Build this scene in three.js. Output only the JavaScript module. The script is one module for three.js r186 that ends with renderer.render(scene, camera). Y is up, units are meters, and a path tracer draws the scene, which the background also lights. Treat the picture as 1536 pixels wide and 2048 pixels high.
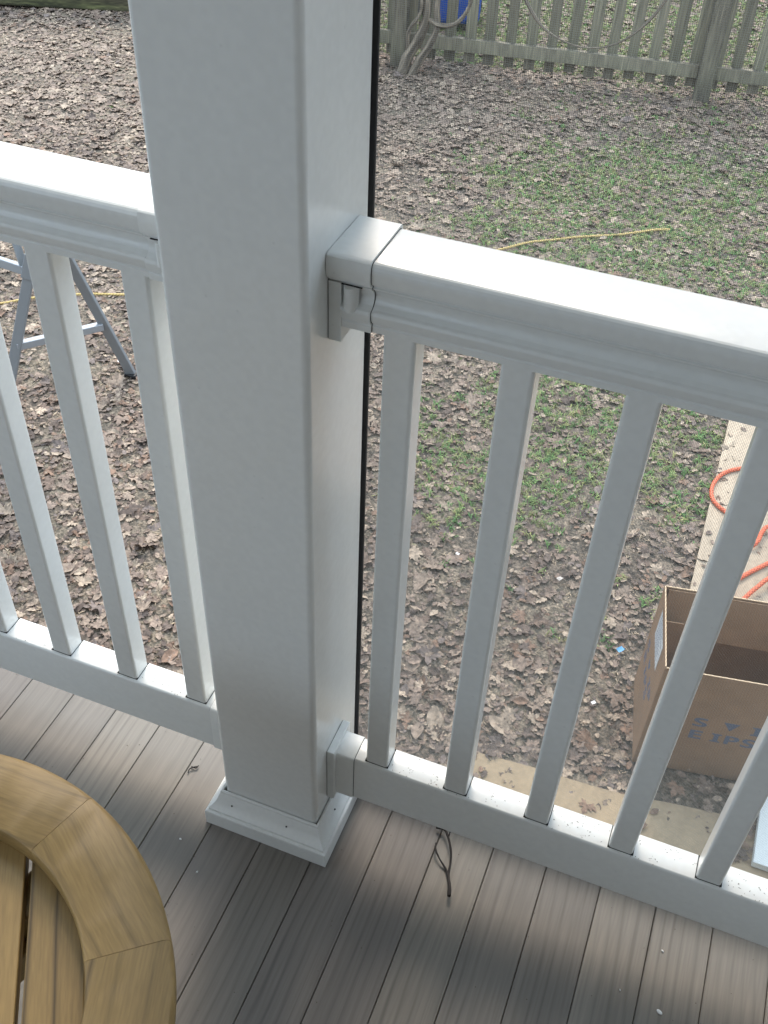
import * as THREE from 'three';
import { RoundedBoxGeometry } from 'three/addons/geometries/RoundedBoxGeometry.js';
import { FontLoader } from 'three/addons/loaders/FontLoader.js';
import { TextGeometry } from 'three/addons/geometries/TextGeometry.js';
import { mergeGeometries, toCreasedNormals } from 'three/addons/utils/BufferGeometryUtils.js';

// ---------------------------------------------------------------- camera, sky, sun, exposure
const scene = new THREE.Scene();
const camera = new THREE.PerspectiveCamera(52.75, 768 / 1024, 0.05, 300);
camera.position.set(0.3128, 1.3428, 0.6736);
camera.rotation.set(-0.7506, 0.3376, 0.0478, 'YXZ');

const renderer = new THREE.WebGLRenderer({ antialias: true });
renderer.toneMapping = THREE.LinearToneMapping;
renderer.toneMappingExposure = 3.2;
renderer.shadowMap.enabled = true;

{ // overcast sky, brighter towards the zenith, computed as an equirectangular map
  const w = 64, h = 32, d = new Float32Array(w * h * 4);
  for (let j = 0; j < h; j++) for (let i = 0; i < w; i++) {
    const el = ((j + 0.5) / h - 0.5) * Math.PI, s = Math.max(0, Math.sin(el));
    const L = 1.05 * (1 + 1.5 * s) / 2.5, k = (j * w + i) * 4;
    d[k] = L * 0.81; d[k + 1] = L * 0.98; d[k + 2] = L * 1.17; d[k + 3] = 1;
  }
  const t = new THREE.DataTexture(d, w, h, THREE.RGBAFormat, THREE.FloatType);
  t.mapping = THREE.EquirectangularReflectionMapping; t.magFilter = THREE.LinearFilter; t.needsUpdate = true;
  scene.background = t; scene.environment = t;
}
const sun = new THREE.DirectionalLight(0xffeedc, 1.3);
sun.position.set(-3, 7, -12); sun.target.position.set(0, -1.4, -3);
sun.castShadow = true; sun.shadow.radius = 40; sun.shadow.mapSize.set(2048, 2048);
Object.assign(sun.shadow.camera, { left: -10, right: 10, top: 10, bottom: -10, near: 0.5, far: 40 });
scene.add(sun, sun.target);

// ---------------------------------------------------------------- helpers
let seed = 1234567;
const rnd = () => { seed |= 0; seed = seed + 0x6D2B79F5 | 0; let t = Math.imul(seed ^ seed >>> 15, 1 | seed); t = t + Math.imul(t ^ t >>> 7, 61 | t) ^ t; return ((t ^ t >>> 14) >>> 0) / 4294967296; };
const rr = (a, b) => a + (b - a) * rnd();
const hash = (x, y) => { let h = Math.imul(x, 374761393) + Math.imul(y, 668265263) | 0; h = Math.imul(h ^ h >>> 13, 1274126177); return ((h ^ h >>> 16) >>> 0) / 4294967296; };
const vn = (x, y, px = 0, py = 0) => { // value noise, optionally periodic
  const x0 = Math.floor(x), y0 = Math.floor(y), fx = x - x0, fy = y - y0, m = (a, p) => p ? ((a % p) + p) % p : a;
  const u = fx * fx * (3 - 2 * fx), v = fy * fy * (3 - 2 * fy);
  const a = hash(m(x0, px), m(y0, py)), b = hash(m(x0 + 1, px), m(y0, py)), c = hash(m(x0, px), m(y0 + 1, py)), d = hash(m(x0 + 1, px), m(y0 + 1, py));
  return a + (b - a) * u + (c - a) * v + (a - b - c + d) * u * v;
};
const fbm = (x, y) => vn(x, y) * 0.5 + vn(x * 2.1 + 7, y * 2.1 + 3) * 0.3 + vn(x * 4.3 + 1, y * 4.3 + 9) * 0.2;
const used = {};
const numbered = n => { const k = used[n] = (used[n] ?? -1) + 1; return k ? `${n}_${String(k).padStart(3, '0')}` : n; };
const V = (x, y, z) => new THREE.Vector3(x, y, z);
function mesh(name, geo, mat, parent) {
  const m = new THREE.Mesh(geo, mat); m.name = parent ? name : numbered(name); m.castShadow = m.receiveShadow = true;
  (parent || scene).add(m); return m;
}
function tag(o, label, category, group) { o.userData.label = label; o.userData.category = category; if (group) o.userData.group = group; return o; }
function thing(name, label, category, pos = [0, 0, 0], group) {
  const o = new THREE.Group(); o.name = numbered(name); o.position.set(...pos); scene.add(o); return tag(o, label, category, group);
}
function structure(o, label, category) { o.userData.kind = 'structure'; if (label) o.userData.label = label; if (category) o.userData.category = category; return o; }
const rbox = (x0, x1, y0, y1, z0, z1, r = 0.002, seg = 2) => new RoundedBoxGeometry(x1 - x0, y1 - y0, z1 - z0, seg, Math.min(r, (x1 - x0) / 2.01, (y1 - y0) / 2.01, (z1 - z0) / 2.01)).translate((x0 + x1) / 2, (y0 + y1) / 2, (z0 + z1) / 2);
const box = (x0, x1, y0, y1, z0, z1) => new THREE.BoxGeometry(x1 - x0, y1 - y0, z1 - z0).translate((x0 + x1) / 2, (y0 + y1) / 2, (z0 + z1) / 2);
function beam(a, b, w, t, r = 0.003, up = V(0, 1, 0)) { // rounded bar from a to b
  const d = b.clone().sub(a), L = d.length(); d.normalize();
  let s = up.clone().cross(d); if (s.length() < 1e-3) s = V(1, 0, 0).cross(d); s.normalize(); const n = d.clone().cross(s);
  const g = new RoundedBoxGeometry(w, t, L, 2, Math.min(r, w / 2.05, t / 2.05));
  g.applyMatrix4(new THREE.Matrix4().makeBasis(s, n, d).setPosition(a.clone().add(b).multiplyScalar(0.5))); return g;
}
const tube = (pts, r, seg = 60, rad = 8, tension = 0.5) => new THREE.TubeGeometry(new THREE.CatmullRomCurve3(pts, false, 'catmullrom', tension), seg, r, rad, false);
function taper(pts, radii, seg = 24, rad = 8, wob = 0.12) { // tube whose radius runs through radii
  const g = tube(pts, 1, seg, rad), c = new THREE.CatmullRomCurve3(pts), p = g.attributes.position, n = g.attributes.normal, q = new THREE.Vector3();
  for (let i = 0; i <= seg; i++) { const t = i / seg; c.getPointAt(t, q); const f = t * (radii.length - 1), k = Math.min(radii.length - 2, Math.floor(f)), R = radii[k] + (radii[k + 1] - radii[k]) * (f - k);
    for (let j = 0; j <= rad; j++) { const a = i * (rad + 1) + j, s = R * (1 + wob * (vn(i * 0.7 + 3, (j % rad) * 1.3 + q.x * 9) - 0.5) * 2); p.setXYZ(a, q.x + n.getX(a) * s, q.y + n.getY(a) * s, q.z + n.getZ(a) * s); } }
  g.computeVertexNormals(); return g;
}
function tex(w, h, fn, srgb = true) { // fn(u, v) -> [r,g,b] in 0..1
  const d = new Uint8Array(w * h * 4);
  for (let j = 0; j < h; j++) for (let i = 0; i < w; i++) { const c = fn(i / w, j / h), k = (j * w + i) * 4; for (let m = 0; m < 3; m++) d[k + m] = Math.max(0, Math.min(255, c[m] * 255)); d[k + 3] = 255; }
  const t = new THREE.DataTexture(d, w, h); t.wrapS = t.wrapT = THREE.RepeatWrapping; t.magFilter = THREE.LinearFilter; t.minFilter = THREE.LinearMipmapLinearFilter; t.generateMipmaps = true;
  if (srgb) t.colorSpace = THREE.SRGBColorSpace; t.needsUpdate = true; return t;
}
const rep = (t, x, y) => { const c = t.clone(); c.repeat.set(x, y); c.needsUpdate = true; return c; };
const M = (c, rough = 0.6, o = {}) => { const m = new THREE.MeshStandardMaterial({ roughness: rough, ...o }); if (Array.isArray(c)) m.color.setRGB(...c); else if (c !== undefined) m.color.set(c); return m; };
function boxUV(g, s = 1, ou = 0, ov = 0) { // uv in metres from the dominant normal
  const p = g.attributes.position, n = g.attributes.normal, uv = new Float32Array(p.count * 2);
  for (let i = 0; i < p.count; i++) { const ax = Math.abs(n.getX(i)), ay = Math.abs(n.getY(i)), az = Math.abs(n.getZ(i)); let u, v;
    if (ay >= ax && ay >= az) { u = p.getX(i); v = p.getZ(i); } else if (ax >= az) { u = p.getY(i); v = p.getZ(i); } else { u = p.getX(i); v = p.getY(i); }
    uv[2 * i] = u * s + ou; uv[2 * i + 1] = v * s + ov; }
  g.setAttribute('uv', new THREE.BufferAttribute(uv, 2)); return g;
}
function extrudeX(profile, x0, x1) { // closed profile of [z, y] swept along x
  const s = new THREE.Shape(profile.map(([z, y]) => new THREE.Vector2(-z, y)));
  const g = new THREE.ExtrudeGeometry(s, { depth: x1 - x0, bevelEnabled: false, steps: 1 });
  g.rotateY(Math.PI / 2).translate(x0, 0, 0); return toCreasedNormals(g, 0.6);
}

// ---------------------------------------------------------------- materials
const vinylBump = tex(256, 256, (u, v) => { const n = vn(u * 64, v * 64, 64, 64) * 0.5 + vn(u * 16, v * 16, 16, 16) * 0.5; return [n, n, n]; }, false);
const vinylMap = tex(256, 256, (u, v) => { const n = 0.955 + 0.012 * vn(u * 6, v * 6, 6, 6) + 0.02 * vn(u * 90, v * 90, 90, 90) - (hash(Math.floor(u * 256), Math.floor(v * 256)) > 0.9995 ? 0.05 : 0); return [n, n, n * 0.99]; });
const vinyl = M([0.80, 0.81, 0.80], 0.22, { map: rep(vinylMap, 2.1, 2.1), bumpMap: rep(vinylBump, 3, 3), bumpScale: 0.00008 });
const vinylTrim = M([0.80, 0.81, 0.80], 0.42, { map: rep(vinylMap, 2.7, 2.7) });
const black = M([0.012, 0.012, 0.013], 0.6);
const darkLine = M([0.02, 0.02, 0.02], 0.9);

// ---------------------------------------------------------------- ground
const GY = -1.4;
const FX = x => -6.58 + (x + 2.287) * -0.155; // fence line z at x
const gh = (x, z) => 0.05 * (fbm(x * 0.7 + 40, z * 0.7 + 11) - 0.5) * Math.min(1, Math.max(0, (-z - 3) / 2)) + 0.018 * (vn(x * 3 + 5, z * 3 + 2) - 0.5);
const greens = [[-0.28, -2.3, 0.42, 1], [-0.05, -3.3, 0.5, 1], [0.22, -3.0, 0.4, 1.3], [0.38, -2.55, 0.2, 1.2], [-0.52, -2.75, 0.3, 0.8], [0.1, -4.3, 0.7, 0.9], [-0.35, -5.0, 0.7, 0.7], [0.25, -5.7, 0.9, 0.8], [-0.9, -5.3, 0.7, 0.55], [-0.5, -3.9, 0.4, 0.5], [0.36, -2.05, 0.16, 0.7], [-1.2, -4.3, 0.4, 0.35], [-1.9, -2.9, 0.4, 0.25], [-3.8, -5.0, 0.5, 0.35], [0.22, -1.75, 0.14, 0.5]];
function grassiness(x, z) {
  let g = 0; for (const [a, b, r, s] of greens) { const d = Math.hypot(x - a, z - b) / r; g += s * Math.exp(-d * d); }
  g *= 0.1 + 1.1 * fbm(x * 4 + 3, z * 4 + 8) + 0.7 * (vn(x * 11 + 2, z * 11) - 0.35);
  if (x > -3.3 && z < FX(x) - 0.2) g = Math.max(g, 0.9 * fbm(x * 1.2, z * 1.2) + 0.35);
  const q = Math.min(1, Math.max(0, (g - 0.24) / 0.55)), thin = 0.3 * Math.min(1, Math.max(0, (x + 1.7) / 1.2)) * Math.min(1, Math.max(0, (-z - 3.0) / 0.8)) * (0.25 + vn(x * 5 + 60, z * 5)); return Math.min(1, Math.max(q * q * (3 - 2 * q), thin));
}
const soilMap = tex(1024, 1024, (u, v) => {
  const a = vn(u * 12, v * 12, 12, 12), b = vn(u * 48, v * 48, 48, 48), c = vn(u * 170, v * 170, 170, 170), d = vn(u * 330, v * 330, 330, 330);
  const k = 0.55 + 0.22 * a + 0.25 * (b - 0.5) + 0.42 * (c - 0.5) + 0.3 * (d - 0.5);
  return [0.585 * k, 0.52 * k + 0.01 * a, 0.455 * k];
});
const soil = M([1, 1, 1], 0.95, { map: soilMap, bumpMap: soilMap, bumpScale: 0.012 });
const ground = new THREE.Group(); ground.name = 'ground'; scene.add(ground); structure(ground, 'leaf strewn back yard soil', 'ground');
{
  const near = new THREE.PlaneGeometry(16, 14, 200, 175).rotateX(-Math.PI / 2).translate(-2, 0, -5.5);
  const p = near.attributes.position, uv = near.attributes.uv;
  for (let i = 0; i < p.count; i++) { const x = p.getX(i), z = p.getZ(i); const edge = Math.min(1, (8 - Math.abs(x + 2)) / 1, (7 - Math.abs(z + 5.5)) / 1); p.setY(i, GY + gh(x, z) * Math.max(0, edge)); uv.setXY(i, x / 1.3, z / 1.3); }
  near.computeVertexNormals(); mesh('soil', near, soil, ground);
  const far = new THREE.RingGeometry(0.1, 140, 64, 1).rotateX(-Math.PI / 2).translate(-2, GY - 0.06, -5.5);
  const fu = far.attributes.uv, fp = far.attributes.position; for (let i = 0; i < fp.count; i++) fu.setXY(i, fp.getX(i) / 1.3, fp.getZ(i) / 1.3);
  mesh('far_soil', far, soil, ground);
}

// leaves ----------------------------------------------------------
const mapleHalf = [[0, -0.30], [0.10, -0.34], [0.20, -0.46], [0.24, -0.34], [0.46, -0.32], [0.38, -0.20], [0.52, -0.04], [0.60, 0.12], [0.46, 0.10], [0.34, 0.10], [0.36, 0.26], [0.25, 0.22], [0.14, 0.18], [0.17, 0.40], [0.10, 0.46], [0, 0.64]];
const oakHalf = [[0, -0.5], [0.07, -0.4], [0.2, -0.34], [0.14, -0.2], [0.3, -0.12], [0.18, 0], [0.34, 0.12], [0.2, 0.2], [0.27, 0.34], [0.12, 0.38], [0, 0.5]];
const ovalHalf = [[0, -0.5], [0.14, -0.38], [0.25, -0.18], [0.28, 0], [0.24, 0.2], [0.13, 0.38], [0, 0.52]];
function leafGeo(half, curl, fold, twist, warp, stem) {
  const out = half.map(a => [...a]); for (let i = half.length - 2; i > 0; i--) out.push([-half[i][0], half[i][1]]);
  const n = out.length, P = [], I = [];
  const put = (x, y) => { const s = Math.hypot(x, y), z = curl * (x * x * 1.0 + y * y * 0.9) + fold * Math.abs(x) + twist * x * y + warp * (vn(x * 4 + 9 + curl * 31, y * 4 + 5 + fold * 17) - 0.5) * (0.3 + s); P.push(x, z, -y); };
  put(0, 0); for (const [x, y] of out) put(x * 0.5, y * 0.5); for (const [x, y] of out) put(x, y);
  for (let i = 0; i < n; i++) { const a = 1 + i, b = 1 + (i + 1) % n, c = 1 + n + i, d = 1 + n + (i + 1) % n; I.push(0, a, b, a, c, d, a, d, b); }
  if (stem) { const k = P.length / 3, y0 = -0.3; const z0 = curl * 0.1; P.push(-0.012, z0, -y0, 0.012, z0, -y0, 0.06, z0 - 0.02, 0.72, 0.04, z0 + 0.02, 0.72); I.push(k, k + 1, k + 2, k, k + 2, k + 3); }
  const g = new THREE.BufferGeometry(); g.setAttribute('position', new THREE.Float32BufferAttribute(P, 3)); g.setAttribute('uv', new THREE.Float32BufferAttribute(P.flatMap((v, i) => i % 3 === 1 ? [] : [v]), 2)); g.setIndex(I); g.computeVertexNormals(); return g;
}
const leafGeos = [
  leafGeo(mapleHalf, 0.227, -0.065, 0.07, 0.28, true), leafGeo(mapleHalf, -0.293, 0.13, -0.21, 0.32, false), leafGeo(mapleHalf, 0.455, 0.098, 0.21, 0.44, true), leafGeo(mapleHalf, -0.163, -0.163, 0.28, 0.48, false),
  leafGeo(oakHalf, 0.325, 0.13, 0.14, 0.32, false), leafGeo(ovalHalf, 0.39, 0.227, -0.14, 0.32, false), leafGeo(ovalHalf, -0.325, 0.065, 0.35, 0.48, false)];
const leafVein = tex(128, 128, (u, v) => { const n = 0.72 + 0.28 * vn(u * 10, v * 10, 10, 10) + 0.14 * (vn(u * 40, v * 40, 40, 40) - 0.5); return [n, n * 0.985, n * 0.97]; });
const leafMat = M([1, 1, 1], 0.8, { map: rep(leafVein, 0.9, 0.9), side: THREE.DoubleSide });
const pal = [[0.20, 0.143, 0.11], [0.25, 0.187, 0.147], [0.315, 0.245, 0.19], [0.125, 0.092, 0.074], [0.43, 0.345, 0.262], [0.255, 0.165, 0.115], [0.215, 0.172, 0.152], [0.16, 0.121, 0.10], [0.28, 0.212, 0.168]];
const leafMats = pal.map(c => { const m = leafMat.clone(); m.color.setRGB(...c); return m; });
const onBoard = (x, z) => (x > 0.51 && x < 1.76 && z > -3.24 && z < -0.9) || (x > -0.05 && z > -1.2);
camera.updateMatrixWorld(); camera.updateProjectionMatrix();
const pv = new THREE.Vector3();
const inFrame = (x, y, z, m = 1.15) => { pv.set(x, y, z).project(camera); return pv.z < 1 && Math.abs(pv.x) < m && Math.abs(pv.y) < m; };
{
  const items = [];
  const N = 300000;
  for (let i = 0; i < N; i++) {
    const x = rr(-9, 2.6), z = -0.45 - 11 * rnd();
    if (!inFrame(x, GY, z, 1.35)) continue;
    const past = z < FX(x) - 0.15, gr = grassiness(x, z);
    if (onBoard(x, z) && rnd() > (x < 0.54 || z < -1.16 ? 0.25 : 0.003)) continue;
    if (rnd() < gr * 0.5) continue;
    const heap = fbm(x * 1.6 + 20, z * 1.6 + 4); if (z < -1.5 && heap < 0.42 && rnd() < 0.4) continue;
    const small = rnd() < 0.76, s = small ? rr(0.012, 0.036) : (rnd() < 0.09 ? rr(0.065, 0.095) : rr(0.03, 0.06)), y = GY + gh(x, z) + rr(0.001, 0.012) + (onBoard(x, z) ? 0.018 : 0);
    const gk = small ? 4 + Math.floor(rnd() * 3) : Math.floor(rnd() * 7);
    const dry = Math.min(1, Math.max(0, fbm(x * 0.9 + 7, z * 0.9) * 1.3 - 0.25 + (z < -3.2 ? 0.22 : 0))); const c = Math.floor(rnd() < dry ? [1, 2, 4, 8, 2][Math.floor(rnd() * 5)] : rnd() * 9);
    items.push({ x, y, z, s, gk, c, rx: rr(-0.24, 0.24), ry: rr(0, 6.28), rz: rr(-0.24, 0.24), size: s / Math.hypot(x - camera.position.x, y - camera.position.y, z - camera.position.z), vis: inFrame(x, y, z, 0.98), past });
  }
  const dummy = new THREE.Object3D();
  const setT = (o, it) => { o.position.set(it.x, it.y, it.z); o.rotation.set(it.rx, it.ry, it.rz); o.scale.setScalar(it.s); };
  // hidden behind the post or the deck edge?
  const cand = items.filter(it => { if (!it.vis) return false; pv.set(it.x, it.y, it.z).project(camera); const px = (pv.x + 1) * 768, py = (1 - pv.y) * 1024; return !(px > 250 && px < 760) && py < 1560 && !(px > 1265 && py > 1180); }).sort((a, b) => b.size - a.size).slice(0, 300);
  const chosen = new Set(cand);
  for (const it of cand) { const m = mesh('fallen_leaf', leafGeos[it.gk], leafMats[it.c], ground); setT(m, it); }
  leafGeos.forEach((g, k) => {
    const list = items.filter(it => it.gk === k && !chosen.has(it)); const im = new THREE.InstancedMesh(g, leafMat, list.length); im.name = 'leaf_litter'; im.userData.kind = 'stuff';
    const col = new THREE.Color();
    list.forEach((it, i) => { setT(dummy, it); dummy.updateMatrix(); im.setMatrixAt(i, dummy.matrix); const f = rr(0.8, 1.2) * (0.82 + 0.36 * fbm(it.x * 2.3, it.z * 2.3 + 30)), c = pal[it.c]; im.setColorAt(i, col.setRGB(c[0] * f, c[1] * f, c[2] * f)); });
    im.castShadow = im.receiveShadow = true; ground.add(im);
  });
  console.log('leaves', items.length);
}
{ // grass and dry straw
  const P = [], I = []; seed = 99;
  for (let b = 0; b < 7; b++) { const a = rnd() * 6.28, l = rr(0.5, 1), lean = rr(0.25, 0.9), w = 0.045, ca = Math.cos(a), sa = Math.sin(a), ox = rr(-0.25, 0.25), oz = rr(-0.25, 0.25), k = P.length / 3;
    P.push(ox - sa * w, 0, oz + ca * w, ox + sa * w, 0, oz - ca * w, ox + ca * lean * 0.4 * l - sa * w * 0.8, 0.6 * l, oz + sa * lean * 0.4 * l + ca * w * 0.8, ox + ca * lean * 0.4 * l + sa * w * 0.8, 0.6 * l, oz + sa * lean * 0.4 * l - ca * w * 0.8, ox + ca * lean * l, l * (1 - 0.35 * lean), oz + sa * lean * l);
    I.push(k, k + 1, k + 2, k + 1, k + 3, k + 2, k + 2, k + 3, k + 4); }
  const g = new THREE.BufferGeometry(); g.setAttribute('position', new THREE.Float32BufferAttribute(P, 3)); g.setIndex(I); g.computeVertexNormals();
  const list = []; 
  for (let i = 0; i < 260000; i++) { const x = rr(-9, 2.6), z = -0.9 - 10 * rnd(); if (!inFrame(x, GY, z, 1.25)) continue; if (onBoard(x, z)) continue; const gr = grassiness(x, z);
    if (rnd() < gr * 0.72) { list.push([x, z, 0]); if (rnd() < 0.3) list.push([x + rr(-0.02, 0.02), z + rr(-0.02, 0.02), 0]); } else if (rnd() < 0.14 * (0.3 + fbm(x * 2 + 9, z * 2))) list.push([x, z, 1]); }
  const gm = M([1, 1, 1], 0.75, { side: THREE.DoubleSide });
  for (const kind of [0, 1]) {
    const L = list.filter(l => l[2] === kind), im = new THREE.InstancedMesh(g, gm, L.length), d = new THREE.Object3D(), col = new THREE.Color();
    L.forEach(([x, z], i) => { const s = kind ? rr(0.025, 0.06) : rr(0.026, 0.066); d.position.set(x, GY + gh(x, z) - 0.003, z); d.rotation.set(rr(-0.2, 0.2), rr(0, 6.28), rr(-0.2, 0.2)); d.scale.set(s, s * (kind ? rr(0.15, 0.4) : rr(0.3, 0.75)), s); d.updateMatrix(); im.setMatrixAt(i, d.matrix);
      if (kind) { const f = rr(0.6, 1.2); col.setRGB(0.36 * f, 0.28 * f, 0.19 * f); } else { const f = rr(0.6, 1.25), y = Math.pow(rnd(), z < FX(x) - 0.2 ? 0.7 : 1.15); col.setRGB((0.10 + 0.22 * y) * f, (0.235 + 0.07 * y) * f, (0.06 + 0.06 * y) * f); } im.setColorAt(i, col); });
    im.name = kind ? 'dry_straw' : 'grass'; im.castShadow = im.receiveShadow = true; scene.add(im); tag(im, kind ? 'dry tan straw scattered between the fallen leaves' : 'patchy green grass growing through the fallen leaves', kind ? 'straw' : 'grass'); im.userData.kind = 'stuff';
    console.log(im.name, L.length);
  }
  seed = 4242;
}

// ---------------------------------------------------------------- porch deck
const deckTex = tex(512, 1024, (u, v) => { // u 0..1 = 0.32 m across the board, v = 1.6 m along it
  const w = 0.06 * (vn(u * 3, v * 5, 3, 5) - 0.5) + 0.02 * (vn(u * 8, v * 14, 8, 14) - 0.5), U = u + w;
  const f1 = vn(U * 90, v * 9, 0, 9), f2 = vn(u * 220, v * 40, 220, 40), rings = Math.pow(Math.abs(Math.sin(U * 62 + 3 * vn(U * 6, v * 4, 0, 4))), 10);
  const k = 0.86 + 0.045 * (f1 - 0.5) + 0.07 * (f2 - 0.5) + 0.10 * (vn(u * 4, v * 8, 4, 8) - 0.5) - 0.13 * rings * (0.1 + 1.0 * vn(u * 7, v * 11, 7, 11));
  return [0.555 * k, 0.53 * k, 0.495 * k];
});
const deckMats = [1, 0.93, 1.06, 0.97].map((f, i) => M([f, f * (i === 1 ? 0.985 : 1), f * (i === 2 ? 0.98 : 1)], 0.62, { map: deckTex, bumpMap: deckTex, bumpScale: 0.0005 }));
const BP = 0.0772, BX = 0.0777, DZ0 = -0.158, DZ1 = 3.1;
const deck = new THREE.Group(); deck.name = 'porch_deck'; scene.add(deck); structure(deck, 'taupe grooved porch deck of narrow boards', 'deck');
{
  const hw = BP / 2 - 0.0005, c = 0.0009, geos = [];
  for (let k = 0; k < 8; k++) {
    const s = new THREE.Shape([[-hw, -0.022], [hw, -0.022], [hw, -c], [hw - c, 0], [-hw + c, 0], [-hw, -c]].map(a => new THREE.Vector2(...a)));
    const g = new THREE.ExtrudeGeometry(s, { depth: DZ1 - DZ0, bevelEnabled: false }).translate(0, 0, DZ0); 
    const p = g.attributes.position, uv = g.attributes.uv, ou = rnd(), ov = rnd(); for (let i = 0; i < p.count; i++) uv.setXY(i, ou + p.getX(i) / 0.32, ov + p.getZ(i) / 1.6 + p.getY(i));
    geos.push(g);
  }
  for (let k = -34; k <= 30; k++) { const m = mesh('deck_board', geos[Math.floor(rnd() * 8)], deckMats[Math.floor(rnd() * 4)], deck); m.position.set(BX + (k + 0.5) * BP, (hash(k, 5) - 0.5) * 0.0005, 0); }
  { const bits = []; for (let i = 0; i < 260; i++) { const k = Math.floor(rr(-9, 9)), inGap = rnd() < 0.35, x = inGap ? BX + k * BP + rr(-0.003, 0.003) : rr(-0.7, 0.75), z = rr(-0.1, 0.55), g = new THREE.TetrahedronGeometry(1); g.scale(rr(0.0004, 0.0013), 0.0004, rr(0.0004, 0.0016)); g.rotateY(rr(0, 6)); g.translate(x, 0.0006, z); bits.push(g); }
    const d = mesh('deck_debris', mergeGeometries(bits), M([0.10, 0.085, 0.065], 0.9), deck); d.userData.kind = 'stuff'; }
  const x0 = BX - 34 * BP, x1 = BX + 31 * BP;
  mesh('joist_frame', box(x0, x1, -0.23, -0.0235, DZ0 + 0.02, DZ1), M([0.12, 0.09, 0.06], 0.9), deck);
  mesh('fascia', rbox(x0, x1, -0.25, -0.024, DZ0 - 0.006, DZ0 + 0.019), vinylTrim, deck);
  for (const x of [x0 + 0.2, -0.07, x1 - 0.2]) mesh('pier', box(x - 0.07, x + 0.07, GY - 0.02, -0.231, 0, 0.14), M([0.25, 0.2, 0.14], 0.9), deck);
}

// ---------------------------------------------------------------- roof and house (outside the frame, they shade the porch)
{
  const roof = thing('porch_roof', 'white ceiling and roof over the porch', 'roof');
  const x0 = -2.55, x1 = 1.9;
  mesh('ceiling', box(x0, x1, 2.5, 2.53, -0.5, 3.1), M([0.82, 0.83, 0.83], 0.8), roof);
  mesh('roof_slab', box(x0 - 0.2, x1 + 0.2, 2.532, 2.66, -0.6, 3.4), M([0.1, 0.1, 0.1], 0.9), roof);
  mesh('header', rbox(x0, x1, 2.28, 2.498, -0.15, 0.01, 0.004), vinylTrim, roof);
  const wall = thing('house_wall', 'pale siding house wall behind the porch', 'wall');
  const siding = M([0.55, 0.56, 0.56], 0.8);
  for (let i = 0; i < 16; i++) { const y = -0.25 + i * 0.172; mesh('siding_board', beam(V(-0.5, y + 0.09, 3.12 + 0.012), V(2.0, y + 0.09, 3.12 + 0.012), 0.02, 0.17), siding, wall); }
  mesh('sheathing', box(-0.5, 2.0, GY, 2.499, 3.15, 3.3), siding, wall);
  const knee = thing('porch_half_wall', 'low solid half wall round the open back corner of the porch', 'wall');
  mesh('wall_panel', box(-2.55, -2.43, -0.2, 0.95, 0.02, 3.1), siding, knee); mesh('wall_panel', box(-2.43, -0.501, -0.2, 0.95, 2.98, 3.1), siding, knee);
  const end = thing('house_end_wall', 'pale siding house wall closing the end of the porch', 'wall');
  mesh('wall_face', box(1.72, 1.87, -0.25, 2.499, 0.02, 3.1), siding, end);
}

// ---------------------------------------------------------------- post with its base trim
const W = 0.14;
function squareTrim(prof, cx, cz, half) { // four mitred sides
  return [0, 1, 2, 3].map(k => {
    const P = [], I = [];
    prof.forEach(([d, y]) => { const a = half + d; P.push(-a, y, a, a, y, a); });
    for (let i = 0; i < prof.length - 1; i++) { const a = 2 * i; I.push(a, a + 1, a + 3, a, a + 3, a + 2); }
    const g = new THREE.BufferGeometry(); g.setAttribute('position', new THREE.Float32BufferAttribute(P, 3)); g.setIndex(I);
    let n = g.toNonIndexed(); n = toCreasedNormals(n, 0.5); boxUV(n); n.rotateY(k * Math.PI / 2).translate(cx, 0, cz); return n;
  });
}
const trimProf = [[0.0227, 0.0004], [0.0227, 0.0285], [0.0218, 0.0298], [0.0190, 0.0302], [0.0182, 0.0308], [0.0182, 0.0338], [0.0186, 0.0346], [0.0176, 0.0362], [0.0150, 0.0388], [0.0108, 0.0440], [0.0082, 0.0500], [0.0066, 0.0560], [0.0058, 0.0590], [0.0046, 0.0604], [0.0046, 0.0640], [0.0038, 0.0652], [0.0012, 0.0654], [0.0012, 0.04]];
function porchPost(x, label, detail) {
  const t = thing('porch_post', label, 'post', [x, 0, -W / 2], 'porch posts');
  mesh('sleeve', boxUV(rbox(-W / 2, W / 2, 0.0005, 2.279, -W / 2, W / 2, 0.0075, 4)), vinyl, t);
  squareTrim(trimProf, 0, 0, W / 2).forEach(g => mesh('base_trim', g, vinylTrim, t));
  if (detail) { // nail holes in the trim
    for (const [dx, dz, y, side] of [[-0.055, 0, 0.046, 0], [0.029, 0, 0.046, 0], [0, -0.045, 0.044, 1], [0, 0.03, 0.046, 1]]) {
      const g = new THREE.CylinderGeometry(0.0012, 0.0012, 0.003, 8); const d = W / 2 + 0.0099;
      if (side) g.rotateZ(-0.55).translate(d, y, dz); else g.rotateX(0.55).translate(dx, y, d);
      mesh('nail_hole', g, darkLine, t);
    }
  }
  return t;
}
porchPost(-W / 2, 'white square porch post with moulded base trim between two railings', true);
porchPost(-2.42, 'white porch post at the open end of the porch', false);
porchPost(1.79, 'white porch post beside the house end wall', false);

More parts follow.
